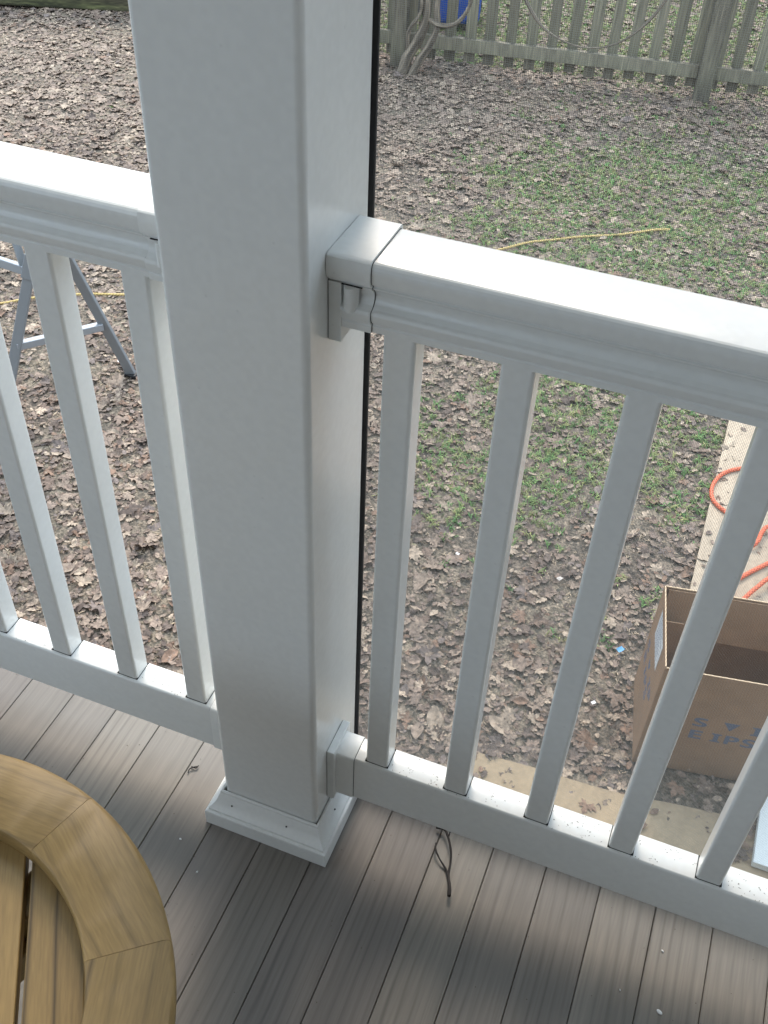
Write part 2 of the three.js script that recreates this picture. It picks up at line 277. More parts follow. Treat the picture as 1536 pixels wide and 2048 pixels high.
// ---------------------------------------------------------------- railings
const RZ = -0.0775, H = 0.9086;
const railHalf = (o = 0) => [[0.031, 0], [0.0335, -0.0006], [0.0353, -0.0022], [0.0363, -0.005], [0.0366, -0.010], [0.0360, -0.0165], [0.0346, -0.0200], [0.0325, -0.0214], [0.0310, -0.0218], [0.0310, -0.0236], [0.0322, -0.0244], [0.0318, -0.0258], [0.0286, -0.0278], [0.0258, -0.0312], [0.0246, -0.0352], [0.0252, -0.0392], [0.0276, -0.0430], [0.0312, -0.0456], [0.0340, -0.0464], [0.0350, -0.0478], [0.0352, -0.0510], [0.0344, -0.0550], [0.0324, -0.0586], [0.0302, -0.0602], [0.0302, -0.0618], [0.0310, -0.0628], [0.0310, -0.0688]].map(([u, y]) => [u + o, y > -0.004 ? y + o * 0.9 : y]);
const railProfile = (o = 0, y0 = -1, y1 = 1) => { const h = railHalf(o).filter(([, y]) => y >= y0 && y <= y1); return [...h.map(([u, y]) => [RZ + u, H + y]), ...h.slice().reverse().map(([u, y]) => [RZ - u, H + y])]; };
const BZ0 = -0.0815, BZ1 = -0.0425, BY0 = 0.093, BY1 = 0.1805;
const lowProfile = (o = 0) => { const r = 0.0055 + o, P = []; const arc = (cz, cy, a0) => { for (let i = 0; i <= 5; i++) { const a = a0 + i / 5 * Math.PI / 2; P.push([cz + Math.cos(a) * r, cy + Math.sin(a) * r]); } };
  arc(BZ1 - 0.0055, BY1 - 0.0055, 0); arc(BZ0 + 0.0055, BY1 - 0.0055, Math.PI / 2); P.push([BZ0 - o, BY0 - o], [BZ1 + o, BY0 - o]); return P; };
const BW = 0.0305, BPITCH = 0.1076, BALZ = -0.0475;
function railing(x0, x1, starts, label, dirSign, postX) {
  const t = thing('porch_railing', label, 'railing', [0, 0, 0], 'porch railing sections');
  mesh('top_rail', boxUV(extrudeX(railProfile(), x0, x1)), vinyl, t);
  const low = mesh('bottom_rail', boxUV(extrudeX(lowProfile(), x0, x1)), vinyl, t);
  const bg = boxUV(rbox(-BW / 2, BW / 2, BY1 - 0.008, H - 0.06, BALZ - BW, BALZ, 0.0042, 3));
  const slot = rbox(-BW / 2 - 0.0009, BW / 2 + 0.0009, BY1 - 0.004, BY1 + 0.0004, BALZ - BW - 0.0009, BALZ + 0.0007, 0.0002, 1);
  for (const x of starts) { const b = mesh('baluster', bg, vinyl, t); b.position.x = x; b.rotation.y = 0; const s = mesh('slot', slot, darkLine, b); }
  // brackets at the post
  for (const [px, s] of [[postX, dirSign]]) {
    const X = (a, b) => s > 0 ? [px + a, px + b] : [px - b, px - a];
    const up = mesh('upper_bracket', boxUV(rbox(...X(0.0006, 0.0128), H - 0.0850, H - 0.025, RZ - 0.0355, RZ + 0.0345, 0.0008)), vinylTrim, t);
    mesh('bracket_cap', boxUV(extrudeX(railProfile(0.0030, -0.0236, 1), ...X(0.0006, 0.0405))), vinylTrim, up);
    mesh('bracket_sleeve', boxUV(extrudeX(railProfile(0.0022, -1, -0.0236), ...X(0.0128, 0.0405))), vinylTrim, up);
    const cov = new THREE.CylinderGeometry(0.0105, 0.0105, 0.0235, 18, 1, false, 0, Math.PI).scale(1.1, 1, 0.62).rotateY(-Math.PI / 2).translate(s > 0 ? px + 0.0215 : px - 0.0215, H - 0.0365, RZ + 0.0305);
    mesh('bracket_cover', cov, vinylTrim, up);
    mesh('bracket_gap', box(...X(0.0133, 0.0325), H - 0.0250, H - 0.0244, RZ, RZ + 0.0362), darkLine, up);
    mesh('bracket_joint', boxUV(extrudeX(railProfile(0.0004), ...X(0.0405, 0.0410))), darkLine, up);
    const lb = mesh('lower_bracket', boxUV(rbox(...X(0.0005, 0.0108), 0.0815, 0.189, -0.0905, -0.0352, 0.0012)), vinylTrim, t);
    mesh('bracket_sleeve', boxUV(extrudeX(lowProfile(0.0016), ...X(0.0108, 0.036))), vinylTrim, lb);
    mesh('bracket_joint', boxUV(extrudeX(lowProfile(0.0004), ...X(0.0361, 0.0367))), darkLine, lb);
    mesh('caulk_gap', box(...X(0.0001, 0.0004), 0.0835, 0.187, -0.089, -0.0362), darkLine, lb);
    mesh('caulk_gap', box(...X(0.0001, 0.0005), H - 0.084, H - 0.001, RZ - 0.034, RZ + 0.0336), darkLine, up);
  }
  // dirt flecks and wind-blown bits on the bottom rail
  const parts = []; const fg = new THREE.BoxGeometry(1, 0.0003, 1);
  for (let i = 0; i < 900; i++) { const x = rr(x0, Math.max(-1.6, Math.min(x1, 1.6))), z = BZ0 + 0.003 + Math.pow(rnd(), 0.8) * 0.034; if (x < -1.6) continue; const cl = vn(x * 40, z * 60); if (cl < 0.4) continue; const g = fg.clone(); g.scale(rr(0.0004, 0.0022), 1, rr(0.0003, 0.0008)); g.rotateY(rr(0, 3.14)); g.translate(x, BY1 + 0.0001, z); parts.push(g); }
  const f = mesh('debris', mergeGeometries(parts), M([0.16, 0.15, 0.13], 0.9), low); f.userData.kind = 'stuff';
  return t;
}
const R0 = 0.0513 + 0.0146, L0 = -0.1855 - 0.0146;
railing(0.036, 1.72, Array.from({ length: 15 }, (_, i) => R0 + i * BPITCH), 'white vinyl railing in front of insect screen and cardboard box', 1, 0);
railing(-2.35, -W - 0.036, Array.from({ length: 20 }, (_, i) => L0 - i * BPITCH), 'white vinyl railing in front of grey metal trestle', -1, -W);

// ---------------------------------------------------------------- insect screen
{
  const t = thing('insect_screen', 'fine charcoal insect screen with black edge strip behind the white railing', 'screen', [0, 0, -0.1428]);
  const x0 = 0.0028, x1 = 1.72, y0 = 0.045, y1 = 2.28;
  mesh('edge_strip', rbox(-0.006, x0, y0, y1, -0.0022, 0.0022, 0.001), black, t);
  mesh('edge_strip', rbox(x1 - 0.006, x1 + 0.006, y0, y1, -0.0022, 0.0022, 0.001), black, t);
  mesh('bottom_strip', rbox(x0, x1 - 0.006, 0.0005, y0 + 0.008, -0.0022, 0.0022, 0.001), black, t);
  const P = [], I = [], r = 0.00013, wire = (a, b, vert) => { const k = P.length / 3; for (const e of [a, b]) for (const [u, w] of [[r, 0], [0, r], [-r, 0], [0, -r]]) P.push(e[0] + (vert ? u : 0), e[1] + (vert ? 0 : u), w); for (let j = 0; j < 4; j++) { const n = (j + 1) % 4; I.push(k + j, k + n, k + 4 + n, k + j, k + 4 + n, k + 4 + j); } };
  for (let x = x0; x < x1; x += 0.0015) wire([x, y0], [x, y1], true);
  for (let y = y0; y < y1; y += 0.0016) wire([x0, y], [x1, y], false);
  const g = new THREE.BufferGeometry(); g.setAttribute('position', new THREE.Float32BufferAttribute(P, 3)); g.setIndex(I); g.computeVertexNormals();
  const m = mesh('screen_mesh', g, M([0.20, 0.21, 0.205], 0.5), t); m.userData.kind = 'stuff';
}

// ---------------------------------------------------------------- round teak table
const teakTex = tex(512, 512, (u, v) => { // u along the grain (0.5 m), v across (0.25 m)
  const w = 0.035 * (vn(u * 2, v * 3, 2, 3) - 0.5) + 0.012 * (vn(u * 5, v * 9, 5, 9) - 0.5), Y = v + w;
  const band = Math.pow(1 - Math.abs(((Y * 9 + 0.6 * vn(Y * 4, 0.3, 4)) % 1 + 1) % 1 * 2 - 1), 7);
  const band2 = Math.pow(1 - Math.abs(((Y * 23 + 1.7) % 1 + 1) % 1 * 2 - 1), 7);
  const fib = vn(u * 14, v * 150, 14, 150), fl = vn(u * 50, v * 240, 50, 240);
  const k = 0.93 + 0.07 * (fib - 0.5) + 0.08 * (fl - 0.5) + 0.10 * (vn(u * 3, v * 5, 3, 5) - 0.5) - 0.42 * band * (0.2 + 1.0 * vn(u * 3 + 7, v * 6, 3, 6)) - 0.05 * band2;
  return [0.635 * k, 0.525 * Math.pow(k, 1.05), 0.325 * Math.pow(k, 1.15)];
});
const teak = [1, 0.9, 1.06].map(f => M([f, f * 0.99, f * 0.97], 0.5, { map: teakTex, bumpMap: teakTex, bumpScale: 0.0004 }));
{
  const t = thing('round_table', 'round slatted wooden table standing on the porch deck', 'table', [-0.194, 0, 0.521]);
  const Ro = 0.274, Ri = 0.199, nseg = 10, da = Math.PI * 2 / nseg, HT = 0.45;
  const bev = 0.005;
  for (let k = 0; k < nseg; k++) {
    const a0 = Math.PI / 2 - da / 2 + 0.0008, a1 = Math.PI / 2 + da / 2 - 0.0008, s = new THREE.Shape(), N = 12, Po = Ro - bev, Pi = Ri + bev;
    for (let i = 0; i <= N; i++) { const a = a0 + (a1 - a0) * i / N; s[i ? 'lineTo' : 'moveTo'](Math.cos(a) * Po, Math.sin(a) * Po); }
    for (let i = N; i >= 0; i--) { const a = a0 + (a1 - a0) * i / N; s.lineTo(Math.cos(a) * Pi, Math.sin(a) * Pi); }
    let g = new THREE.ExtrudeGeometry(s, { depth: 0.028 - 2 * bev, bevelEnabled: false, curveSegments: 12 });
    // round the curved edges: build from a radial profile instead of a straight bevel
    const prof = []; for (let i = 0; i <= 4; i++) { const a = i / 4 * Math.PI / 2; prof.push([Ri + bev - Math.cos(a) * bev, -bev + Math.sin(a) * bev]); } for (let i = 0; i <= 6; i++) { const a = Math.PI / 2 - i / 6 * Math.PI / 2, b = 0.008; prof.push([Ro - b + Math.cos(a) * b, -b + Math.sin(a) * b]); }
    prof.push([Ro, -0.02], [Ro - 0.006, -0.028], [Ri + 0.003, -0.028], [Ri, -0.022]);
    const P = [], I = [], UV = [], np = prof.length, ou = rnd(), ov = rnd();
    for (let i = 0; i <= N; i++) { const a = a0 + (a1 - a0) * i / N; for (const [r, y] of [...prof, prof[0]]) { const x = Math.cos(a) * r, z = Math.sin(a) * r; P.push(x, y, -z); UV.push(ou + x / 0.5, ov + (z + y * 0.6) / 0.25); } }
    for (let i = 0; i < N; i++) for (let j = 0; j < np; j++) { const a = i * (np + 1) + j, b = a + np + 1; I.push(a, a + 1, b + 1, a, b + 1, b); }
    const cap = (i, flip) => { const c = P.length / 3; for (let j = 0; j < np; j++) { const q = (i * (np + 1) + j) * 3; P.push(P[q], P[q + 1], P[q + 2]); UV.push(ou + P[q + 1] / 0.5, ov + P[q + 2] / 0.25); } for (let j = 1; j < np - 1; j++) flip ? I.push(c, c + j + 1, c + j) : I.push(c, c + j, c + j + 1); };
    cap(0, false); cap(N, true);
    g = new THREE.BufferGeometry(); g.setAttribute('position', new THREE.Float32BufferAttribute(P, 3)); g.setAttribute('uv', new THREE.Float32BufferAttribute(UV, 2)); g.setIndex(I); g = toCreasedNormals(g.toNonIndexed(), 0.7);
    const m = mesh('rim_segment', g, teak[k % 3], t); m.position.y = HT;
    // shape angle 90 degrees points to -z; joints lie at -74 and -38 degrees of (x, z)
    m.rotation.y = -((-56 + 90 + k * 36) * Math.PI / 180);
  }
  const ang = 58.4 * Math.PI / 180, slats = [];
  for (let k = 0; k < 7; k++) {
    const lo = -0.194 + 0.058 * k, hi = lo + 0.050, rc = 0.205, cut = v => Math.sqrt(Math.max(0, rc * rc - v * v)), s = new THREE.Shape(), n = 6;
    for (let i = 0; i <= n; i++) { const v = lo + (hi - lo) * i / n; s[i ? 'lineTo' : 'moveTo'](cut(v) + 0.004, v); }
    for (let i = n; i >= 0; i--) { const v = lo + (hi - lo) * i / n; s.lineTo(-cut(v) - 0.004, v); }
    const g = new THREE.ExtrudeGeometry(s, { depth: 0.014, bevelEnabled: true, bevelThickness: 0.0015, bevelSize: 0.0012, bevelSegments: 2 });
    const uv = g.attributes.uv, ou = rnd(), ov = rnd(); for (let i = 0; i < uv.count; i++) uv.setXY(i, ou + uv.getX(i) / 0.5, ov + uv.getY(i) / 0.25);
    g.rotateX(Math.PI / 2); // shape x -> x, shape y -> z
    const m = mesh('slat', g, teak[(k + 1) % 3], t); m.position.y = HT - 0.0295; m.rotation.y = -ang;
  }
  for (const a of [20, 110, 200, 290]) { const q = a * Math.PI / 180, x = Math.cos(q) * 0.185, z = Math.sin(q) * 0.185; mesh('leg', boxUV(rbox(x - 0.022, x + 0.022, 0, HT - 0.048, z - 0.022, z + 0.022, 0.004), 2), teak[1], t); }
  for (const a of [20, 110]) { const q = a * Math.PI / 180, c = Math.cos(q) * 0.16, s = Math.sin(q) * 0.16, y = a === 20 ? HT - 0.075 : HT - 0.115; mesh('stretcher', beam(V(-c, y, -s), V(c, y, s), 0.03, 0.04), teak[1], t); }
}

// ---------------------------------------------------------------- fence, vine, bin, timber beyond
const oldWood = tex(256, 512, (u, v) => { const k = 0.8 + 0.3 * (vn(u * 40, v * 6, 40, 6) - 0.5) + 0.2 * (vn(u * 110, v * 20, 110, 20) - 0.5) + 0.25 * (vn(u * 4, v * 4, 4, 4) - 0.5), g = 0.05 * vn(u * 5 + 3, v * 7, 5, 7); return [0.60 * k, (0.565 + g * 0.4) * k, 0.49 * k]; });
const fenceMats = [0.9, 0.72, 1.04].map(f => M([f, f, f], 0.9, { map: rep(oldWood, 3, 1.2), bumpMap: rep(oldWood, 3, 1.2), bumpScale: 0.002 }));
{
  const fence = thing('picket_fence', 'weathered grey green picket fence at the back of the yard', 'fence', [-2.287, GY, -6.58]);
  fence.rotation.y = Math.atan2(0.155, 1);
  const pg = [0, 1, 2].map(k => { const w = 0.066 + 0.004 * k, s = new THREE.Shape([[-w / 2, 0.06], [w / 2, 0.06], [w / 2, 1.08], [w / 4, 1.14], [-w / 4, 1.14], [-w / 2, 1.08]].map(a => new THREE.Vector2(...a))); const g = new THREE.ExtrudeGeometry(s, { depth: 0.016, bevelEnabled: true, bevelSize: 0.0015, bevelThickness: 0.0015, bevelSegments: 1 }); const uv = g.attributes.uv; for (let i = 0; i < uv.count; i++) uv.setXY(i, uv.getX(i) + k * 0.3, uv.getY(i) * 0.5); return g; });
  const X0 = -1.35, X1 = 4.9;
  for (let x = X0; x < X1; x += 0.1425) { const m = mesh('picket', pg[Math.floor(rnd() * 3)], fenceMats[Math.floor(rnd() * 3)], fence); m.position.set(x + rr(-0.006, 0.006), rr(-0.012, 0.012), -0.075); m.rotation.z = rr(-0.012, 0.012); }
  const posts = [-1.3, 0, 2.155, 4.31];
  for (const x of posts) mesh('fence_post', boxUV(rbox(x - 0.055, x + 0.055, -0.05, 1.2, -0.057, 0.053, 0.006)), fenceMats[1], fence);
  for (let i = 0; i < 3; i++) for (const y of [0.135, 0.86]) mesh('fence_rail', boxUV(rbox(posts[i] + 0.056, posts[i + 1] - 0.056, y, y + 0.09, -0.056, -0.016, 0.004)), fenceMats[i % 3 === 1 ? 2 : 0], fence);
}
{
  const bark = tex(128, 256, (u, v) => { const k = 0.8 + 0.5 * (vn(u * 14, v * 5, 14, 5) - 0.5) + 0.3 * (vn(u * 40, v * 20, 40, 20) - 0.5); return [0.58 * k, 0.53 * k, 0.46 * k]; });
  const bm = M([1, 1, 1], 0.9, { map: rep(bark, 1, 3), bumpMap: rep(bark, 1, 3), bumpScale: 0.006 });
  const o = [-2.2, GY, -6.46], t = thing('woody_vine', 'twisted woody vine climbing beside the fence post', 'vine', o);
  mesh('trunk', taper([V(-0.02, -0.03, 0.02), V(0.02, 0.1, 0.0), V(0.09, 0.24, -0.01), V(0.14, 0.4, -0.03), V(0.12, 0.62, -0.05), V(0.16, 0.9, -0.06), V(0.1, 1.25, -0.1)], [0.042, 0.036, 0.03, 0.028, 0.024, 0.02, 0.015], 30, 10, 0.25), bm, t);
  mesh('trunk', taper([V(0.05, -0.03, 0.02), V(0.1, 0.08, 0.0), V(0.17, 0.2, 0.0), V(0.22, 0.33, -0.02), V(0.2, 0.5, -0.04), V(0.26, 0.8, -0.05), V(0.3, 1.2, -0.08)], [0.032, 0.028, 0.024, 0.024, 0.02, 0.016, 0.012], 30, 10, 0.25), bm, t);
  mesh('branch', taper([V(0.02, 0.16, 0.0), V(0.03, 0.3, 0.01), V(0.1, 0.42, 0.0), V(0.09, 0.6, 0), V(0.03, 0.75, 0)], [0.016, 0.014, 0.012, 0.01, 0.008], 20, 7), bm, t);
  mesh('branch', taper([V(0.15, 0.38, -0.03), V(0.24, 0.36, 0.0), V(0.36, 0.39, 0.02), V(0.44, 0.5, 0.0), V(0.47, 0.75, 0)], [0.018, 0.016, 0.014, 0.012, 0.01], 22, 7), bm, t);
  mesh('branch', taper([V(0.3, 1.2, -0.06), V(0.7, 0.75, -0.07), V(0.86, 0.52, -0.06), V(0.98, 0.42, -0.05), V(1.2, 0.35, -0.06), V(1.42, 0.38, -0.09), V(1.58, 0.5, -0.12), V(1.72, 0.72, -0.15), V(1.8, 1.1, -0.2)], [0.018, 0.017, 0.016, 0.013, 0.005, 0.005, 0.011, 0.012, 0.01], 40, 7), bm, t);
}
{ // blue wheeled bin behind the fence
  const t = thing('recycling_bin', 'blue plastic wheeled bin standing behind the fence', 'bin', [-2.22, GY, -7.62]); t.rotation.y = 0.45;
  const bl = M([0.008, 0.075, 0.40], 0.45), P = [], lv = [[0.2, 0.02], [0.21, 0.05], [0.255, 0.9], [0.275, 0.92], [0.275, 0.97]];
  const g = mergeGeometries([0].map(() => { const c = new THREE.CylinderGeometry(0.30, 0.235, 0.93, 4, 6).rotateY(Math.PI / 4).toNonIndexed(); const b = new RoundedBoxGeometry(0.44, 0.93, 0.5, 3, 0.05); const p = b.attributes.position; for (let i = 0; i < p.count; i++) { const k = 0.82 + 0.18 * (p.getY(i) / 0.93 + 0.5); p.setX(i, p.getX(i) * k); p.setZ(i, p.getZ(i) * k); } b.computeVertexNormals(); return b; })).translate(0, 0.515, 0);
  mesh('body', g, bl, t); mesh('rim', rbox(-0.235, 0.235, 0.955, 0.99, -0.265, 0.265, 0.012), bl, t); mesh('lid', rbox(-0.24, 0.24, 0.992, 1.04, -0.28, 0.28, 0.02, 3), bl, t);
  for (const x of [-0.2, 0.2]) mesh('wheel', new THREE.CylinderGeometry(0.1, 0.1, 0.05, 20).rotateZ(Math.PI / 2).translate(x * 1.12, 0.1, -0.24), black, t);
  mesh('handle', beam(V(-0.2, 1.0, -0.31), V(0.2, 1.0, -0.31), 0.03, 0.03, 0.01), bl, t);
}
{ // mossy timbers edging the far left of the yard
  const moss = tex(256, 128, (u, v) => { const k = 0.7 + 0.4 * (vn(u * 8, v * 30, 8, 30) - 0.5) + 0.35 * (vn(u * 40, v * 40, 40, 40) - 0.5), m = vn(u * 6, v * 5, 6, 5); return [(0.44 - 0.04 * m) * k, (0.40 + 0.01 * m) * k, (0.31 - 0.05 * m) * k]; });
  const mm = M([1, 1, 1], 0.95, { map: rep(moss, 1, 4), bumpMap: rep(moss, 1, 4), bumpScale: 0.006 });
  for (let i = 0; i < 2; i++) tag(mesh('landscape_timber', boxUV(beam(V(-8.2, GY + 0.095 + i * 0.165, -5.55 - i * 0.03), V(-3.2, GY + 0.095 + i * 0.165, -7.12 - i * 0.03), 0.14, 0.155, 0.015), 0.7), mm), i ? 'mossy landscape timber stacked on top of another at yard edge' : 'mossy landscape timber lying on the leaf strewn ground', 'timber', 'landscape timbers');
}

// ---------------------------------------------------------------- boards on the ground, rope, hose
const plyTex = tex(512, 512, (u, v) => { const w = 0.08 * (vn(u * 3, v * 3, 3, 3) - 0.5), k = 0.92 + 0.09 * (vn((u + w) * 60, v * 4, 0, 4) - 0.5) + 0.10 * (vn(u * 5, v * 5, 5, 5) - 0.5) + 0.08 * (vn(u * 128, v * 128, 128, 128) - 0.5); const s = vn(u * 26, v * 26, 26, 26) > 0.965 ? 0.82 : 1; return [0.715 * k * s, 0.645 * k * s, 0.555 * k * s]; });
const plyA = M([1, 1, 1], 0.8, { map: plyTex }), plyB = M([0.80, 0.76, 0.66], 0.85, { map: plyTex, bumpMap: plyTex, bumpScale: 0.001 });
tag(mesh('plywood_sheet', boxUV(rbox(0.515, 1.735, GY + 0.004, GY + 0.026, -3.225, -1.66, 0.002), 1 / 1.1), plyA), 'pale plywood sheet under the orange hose', 'plywood');
{
  const s = new THREE.Shape(); const ed = [[-0.045, -1.165], [0.0, -1.172], [0.17, -1.186], [0.36, -1.192], [0.46, -1.2], [0.6, -1.225], [0.75, -1.246], [1.0, -1.262], [1.6, -1.28]]; ed.forEach(([x, z], i) => s[i ? 'lineTo' : 'moveTo'](x, z)); s.lineTo(1.6, -0.3); s.lineTo(-0.03, -0.3);
  const g = new THREE.ExtrudeGeometry(s, { depth: 0.014, bevelEnabled: false }).rotateX(Math.PI / 2); g.translate(0, GY + 0.026, 0);
  tag(mesh('plywood_sheet', boxUV(g, 1 / 1.1, 0.3, 0.2), plyB), 'tan plywood sheet against the foot of the porch below the railing', 'plywood');
}
{
  const g = boxUV(rbox(0.848, 1.3, GY + 0.03, GY + 0.055, -1.44, -1.105, 0.002), 2); g.rotateY(0.0);
  tag(mesh('white_board', g, M([0.72, 0.75, 0.74], 0.6, { map: vinylMap })), 'white board offcut lying on the tan plywood sheet', 'board');
  const c = V(0.835, GY + 0.028, -1.17); // brown clump of rotten leaves beside it
  const clump = thing('leaf_clump', 'brown clump of wet leaves against the white board', 'leaves', [c.x, c.y, c.z]);
  for (let i = 0; i < 22; i++) { const m = mesh('leaf', leafGeos[Math.floor(rnd() * 7)], leafMats[[3, 5, 7, 0][i % 4]], clump); m.position.set(rr(-0.035, 0.004), rr(0.003, 0.014), rr(-0.11, 0.06)); m.rotation.set(rr(-0.5, 0.5), rr(0, 6), rr(-0.5, 0.5)); m.scale.setScalar(rr(0.015, 0.04)); }
}
function ropeGeo(pts, R, strands, pitch, seg) { // laid rope of twisted strands
  const c = new THREE.CatmullRomCurve3(pts), L = c.getLength(), fr = c.computeFrenetFrames(seg, false), out = [];
  for (let k = 0; k < strands; k++) { const q = []; for (let i = 0; i <= seg; i++) { const t = i / seg, a = t * L / pitch * Math.PI * 2 + k / strands * Math.PI * 2, P = c.getPointAt(t), up = V(0, 1, 0), T = fr.tangents[i], S = T.clone().cross(up).normalize(), U = S.clone().cross(T); q.push(P.addScaledVector(S, Math.cos(a) * R * 0.5).addScaledVector(U, Math.sin(a) * R * 0.5)); } out.push(new THREE.TubeGeometry(new THREE.CatmullRomCurve3(q), seg, R * 0.62, 5)); }
  return mergeGeometries(out);
}
{
  const q = [[-4.2, -2.2], [-3.4, -2.5], [-2.907, -2.739], [-2.799, -2.829], [-2.576, -2.965], [-2.413, -3.045], [-2.0, -3.2], [-1.5, -3.6], [-1.1, -4.02], [-0.831, -4.262], [-0.70, -4.40], [-0.611, -4.485], [-0.5, -4.56], [-0.415, -4.607], [-0.3, -4.70], [-0.221, -4.747], [-0.1, -4.84], [-0.024, -4.902]];
  tag(mesh('yellow_rope', ropeGeo(q.map(([x, z], i) => V(x, GY + gh(x, z) + 0.014 + 0.006 * Math.sin(i * 2.1), z)), 0.006, 3, 0.045, 700), M([0.52, 0.38, 0.15], 0.8)), 'thin yellow twisted rope lying across the leafy yard', 'rope');
  const h = [[1.5, -2.7], [1.1, -2.92], [0.78, -2.945], [0.66, -2.915], [0.603, -2.892], [0.54, -2.831], [0.51, -2.741], [0.517, -2.663], [0.549, -2.619], [0.581, -2.595], [0.63, -2.53], [0.685, -2.44], [0.712, -2.456, 1], [0.724, -2.52, 1], [0.755, -2.565, 1], [0.9, -2.6], [1.05, -2.5], [1.05, -2.33], [0.9, -2.29, 1], [0.79, -2.28, 1.6], [0.735, -2.205, 1.2], [0.69, -2.13], [0.665, -2.13], [0.66, -2.18], [0.675, -2.25], [0.8, -2.42], [1.0, -2.7], [1.5, -2.9]];
  const ht = tex(64, 64, (u, v) => { const k = 0.85 + 0.15 * Math.sign(Math.sin(u * Math.PI * 2) * Math.sin(v * Math.PI * 4)); return [k, k, k]; });
  tag(mesh('orange_hose', tube(h.map(([x, z, u]) => V(x, GY + 0.0345 + (u ? u * 0.016 : 0), z)), 0.0082, 500, 10), M([0.82, 0.16, 0.065], 0.55, { map: rep(ht, 260, 2), bumpMap: rep(ht, 260, 2), bumpScale: 0.0008 })), 'coiled orange hose lying on the pale plywood sheet', 'hose');
}

// ---------------------------------------------------------------- cardboard box
{
  const cardTex = tex(256, 256, (u, v) => { const k = 0.93 + 0.08 * (vn(u * 9, v * 9, 9, 9) - 0.5) + 0.06 * (vn(u * 120, v * 120, 120, 120) - 0.5) + 0.03 * Math.sin(u * Math.PI * 2 * 40); return [0.60 * k, 0.48 * k, 0.37 * k]; });
  const card = M([1, 1, 1], 0.85, { map: rep(cardTex, 3, 3) }), cardEdge = M([0.62, 0.47, 0.31], 0.9);
  const t = thing('cardboard_box', 'open brown cardboard box with blue printing on the leafy ground', 'box', [0.464, GY + 0.012, -1.335]);
  t.rotation.y = 0.175; const w = 0.46, d = 0.325, h = 0.462, k = 0.005; // origin at the front left bottom corner
  mesh('front_panel', boxUV(box(0, w, 0, h, -k, 0)), card, t); mesh('back_panel', boxUV(box(0, w, 0, h, -d, -d + k)), card, t);
  mesh('side_panel', boxUV(box(0, k, 0, h + 0.002, -d + k, -k)), card, t); mesh('side_panel', boxUV(box(w - k, w, 0, h, -d + k, -k)), card, t);
  mesh('bottom_panel', boxUV(box(k, w - k, 0.001, 0.006, -d + k, -k)), card, t);
  const fl = mesh('inner_flap', boxUV(box(0.012, 0.075, h - 0.21, h - 0.075, -d + 0.012, -d + 0.016)), card, t); fl.position.z = 0.06;
  mesh('edge', box(k * 0.2, k * 0.8, h + 0.002, h + 0.004, -d + k, -k), cardEdge, t); mesh('edge', box(k, w - k, h, h + 0.002, -d + k * 0.2, -d + k * 0.8), cardEdge, t); mesh('edge', box(k, w - k, h, h + 0.002, -k * 0.8, -k * 0.2), cardEdge, t);
  // printing, flat ink drawn on thin sheets on the panels
  const ink = (W2, H2, draw) => { const c = document.createElement('canvas'); c.width = W2; c.height = H2; const x = c.getContext('2d'); x.fillStyle = '#a98c70'; x.fillRect(0, 0, W2, H2); draw(x, W2, H2); const tx = new THREE.CanvasTexture(c); tx.colorSpace = THREE.SRGBColorSpace; return M([0.86, 0.84, 0.82], 0.85, { map: tx }); };
  const font = await new FontLoader().loadAsync('fonts/droid/droid_sans_bold.typeface.json'), inkMat = M([0.09, 0.115, 0.18], 0.85);
  const glyph = (str, x, y, size, sx) => { const g = new TextGeometry(str, { font, size, depth: 0.0004, curveSegments: 4, bevelEnabled: false }); g.scale(sx, 1, 1).translate(x, y, 0.0001); return g.toNonIndexed ? (g.index ? g.toNonIndexed() : g) : g; };
  const tri = (x, y, w2, h2) => { const q = new THREE.ExtrudeGeometry(new THREE.Shape([new THREE.Vector2(-w2, h2), new THREE.Vector2(0, 0), new THREE.Vector2(w2, h2)]), { depth: 0.0004, bevelEnabled: false }); q.translate(x, y, 0.0001); return q.index ? q.toNonIndexed() : q; };
  const lettering = sc => mergeGeometries([glyph('S', 0, 0.06, 0.04, 1.7), tri(0.112, 0.062, 0.023, 0.037), glyph('IP', 0.168, 0.06, 0.04, 1.7), glyph('E', -0.002, 0, 0.04, 1.6), glyph('IPS', 0.066, 0, 0.04, 1.6)]).scale(sc, sc, 1);
  mesh('printing', lettering(1).translate(0.124, 0.172, 0), inkMat, t);
  mesh('printing', lettering(0.95).translate(-0.13, 0, 0).rotateY(-Math.PI / 2).translate(0, 0.165, -0.165), inkMat, t);
  const label = ink(256, 256, (x, a, b) => { x.fillStyle = '#d4d8da'; x.fillRect(0, 0, a, b); x.fillStyle = '#707c92'; for (let i = 0; i < 9; i++) x.fillRect(18, 18 + i * 26, 120 + hash(i, 3) * 90, 9); });
  mesh('shipping_label', new THREE.PlaneGeometry(0.15, 0.11).rotateY(-Math.PI / 2).translate(-0.0008, 0.385, -0.17), label, t);
  // wide flap of the back panel folded down into the box
  mesh('folded_flap', boxUV(beam(V(w / 2, h - 0.004, -d + 0.009), V(w / 2, h - 0.165, -d + 0.045), w - 0.03, 0.004, 0.0005)), card, t);
}

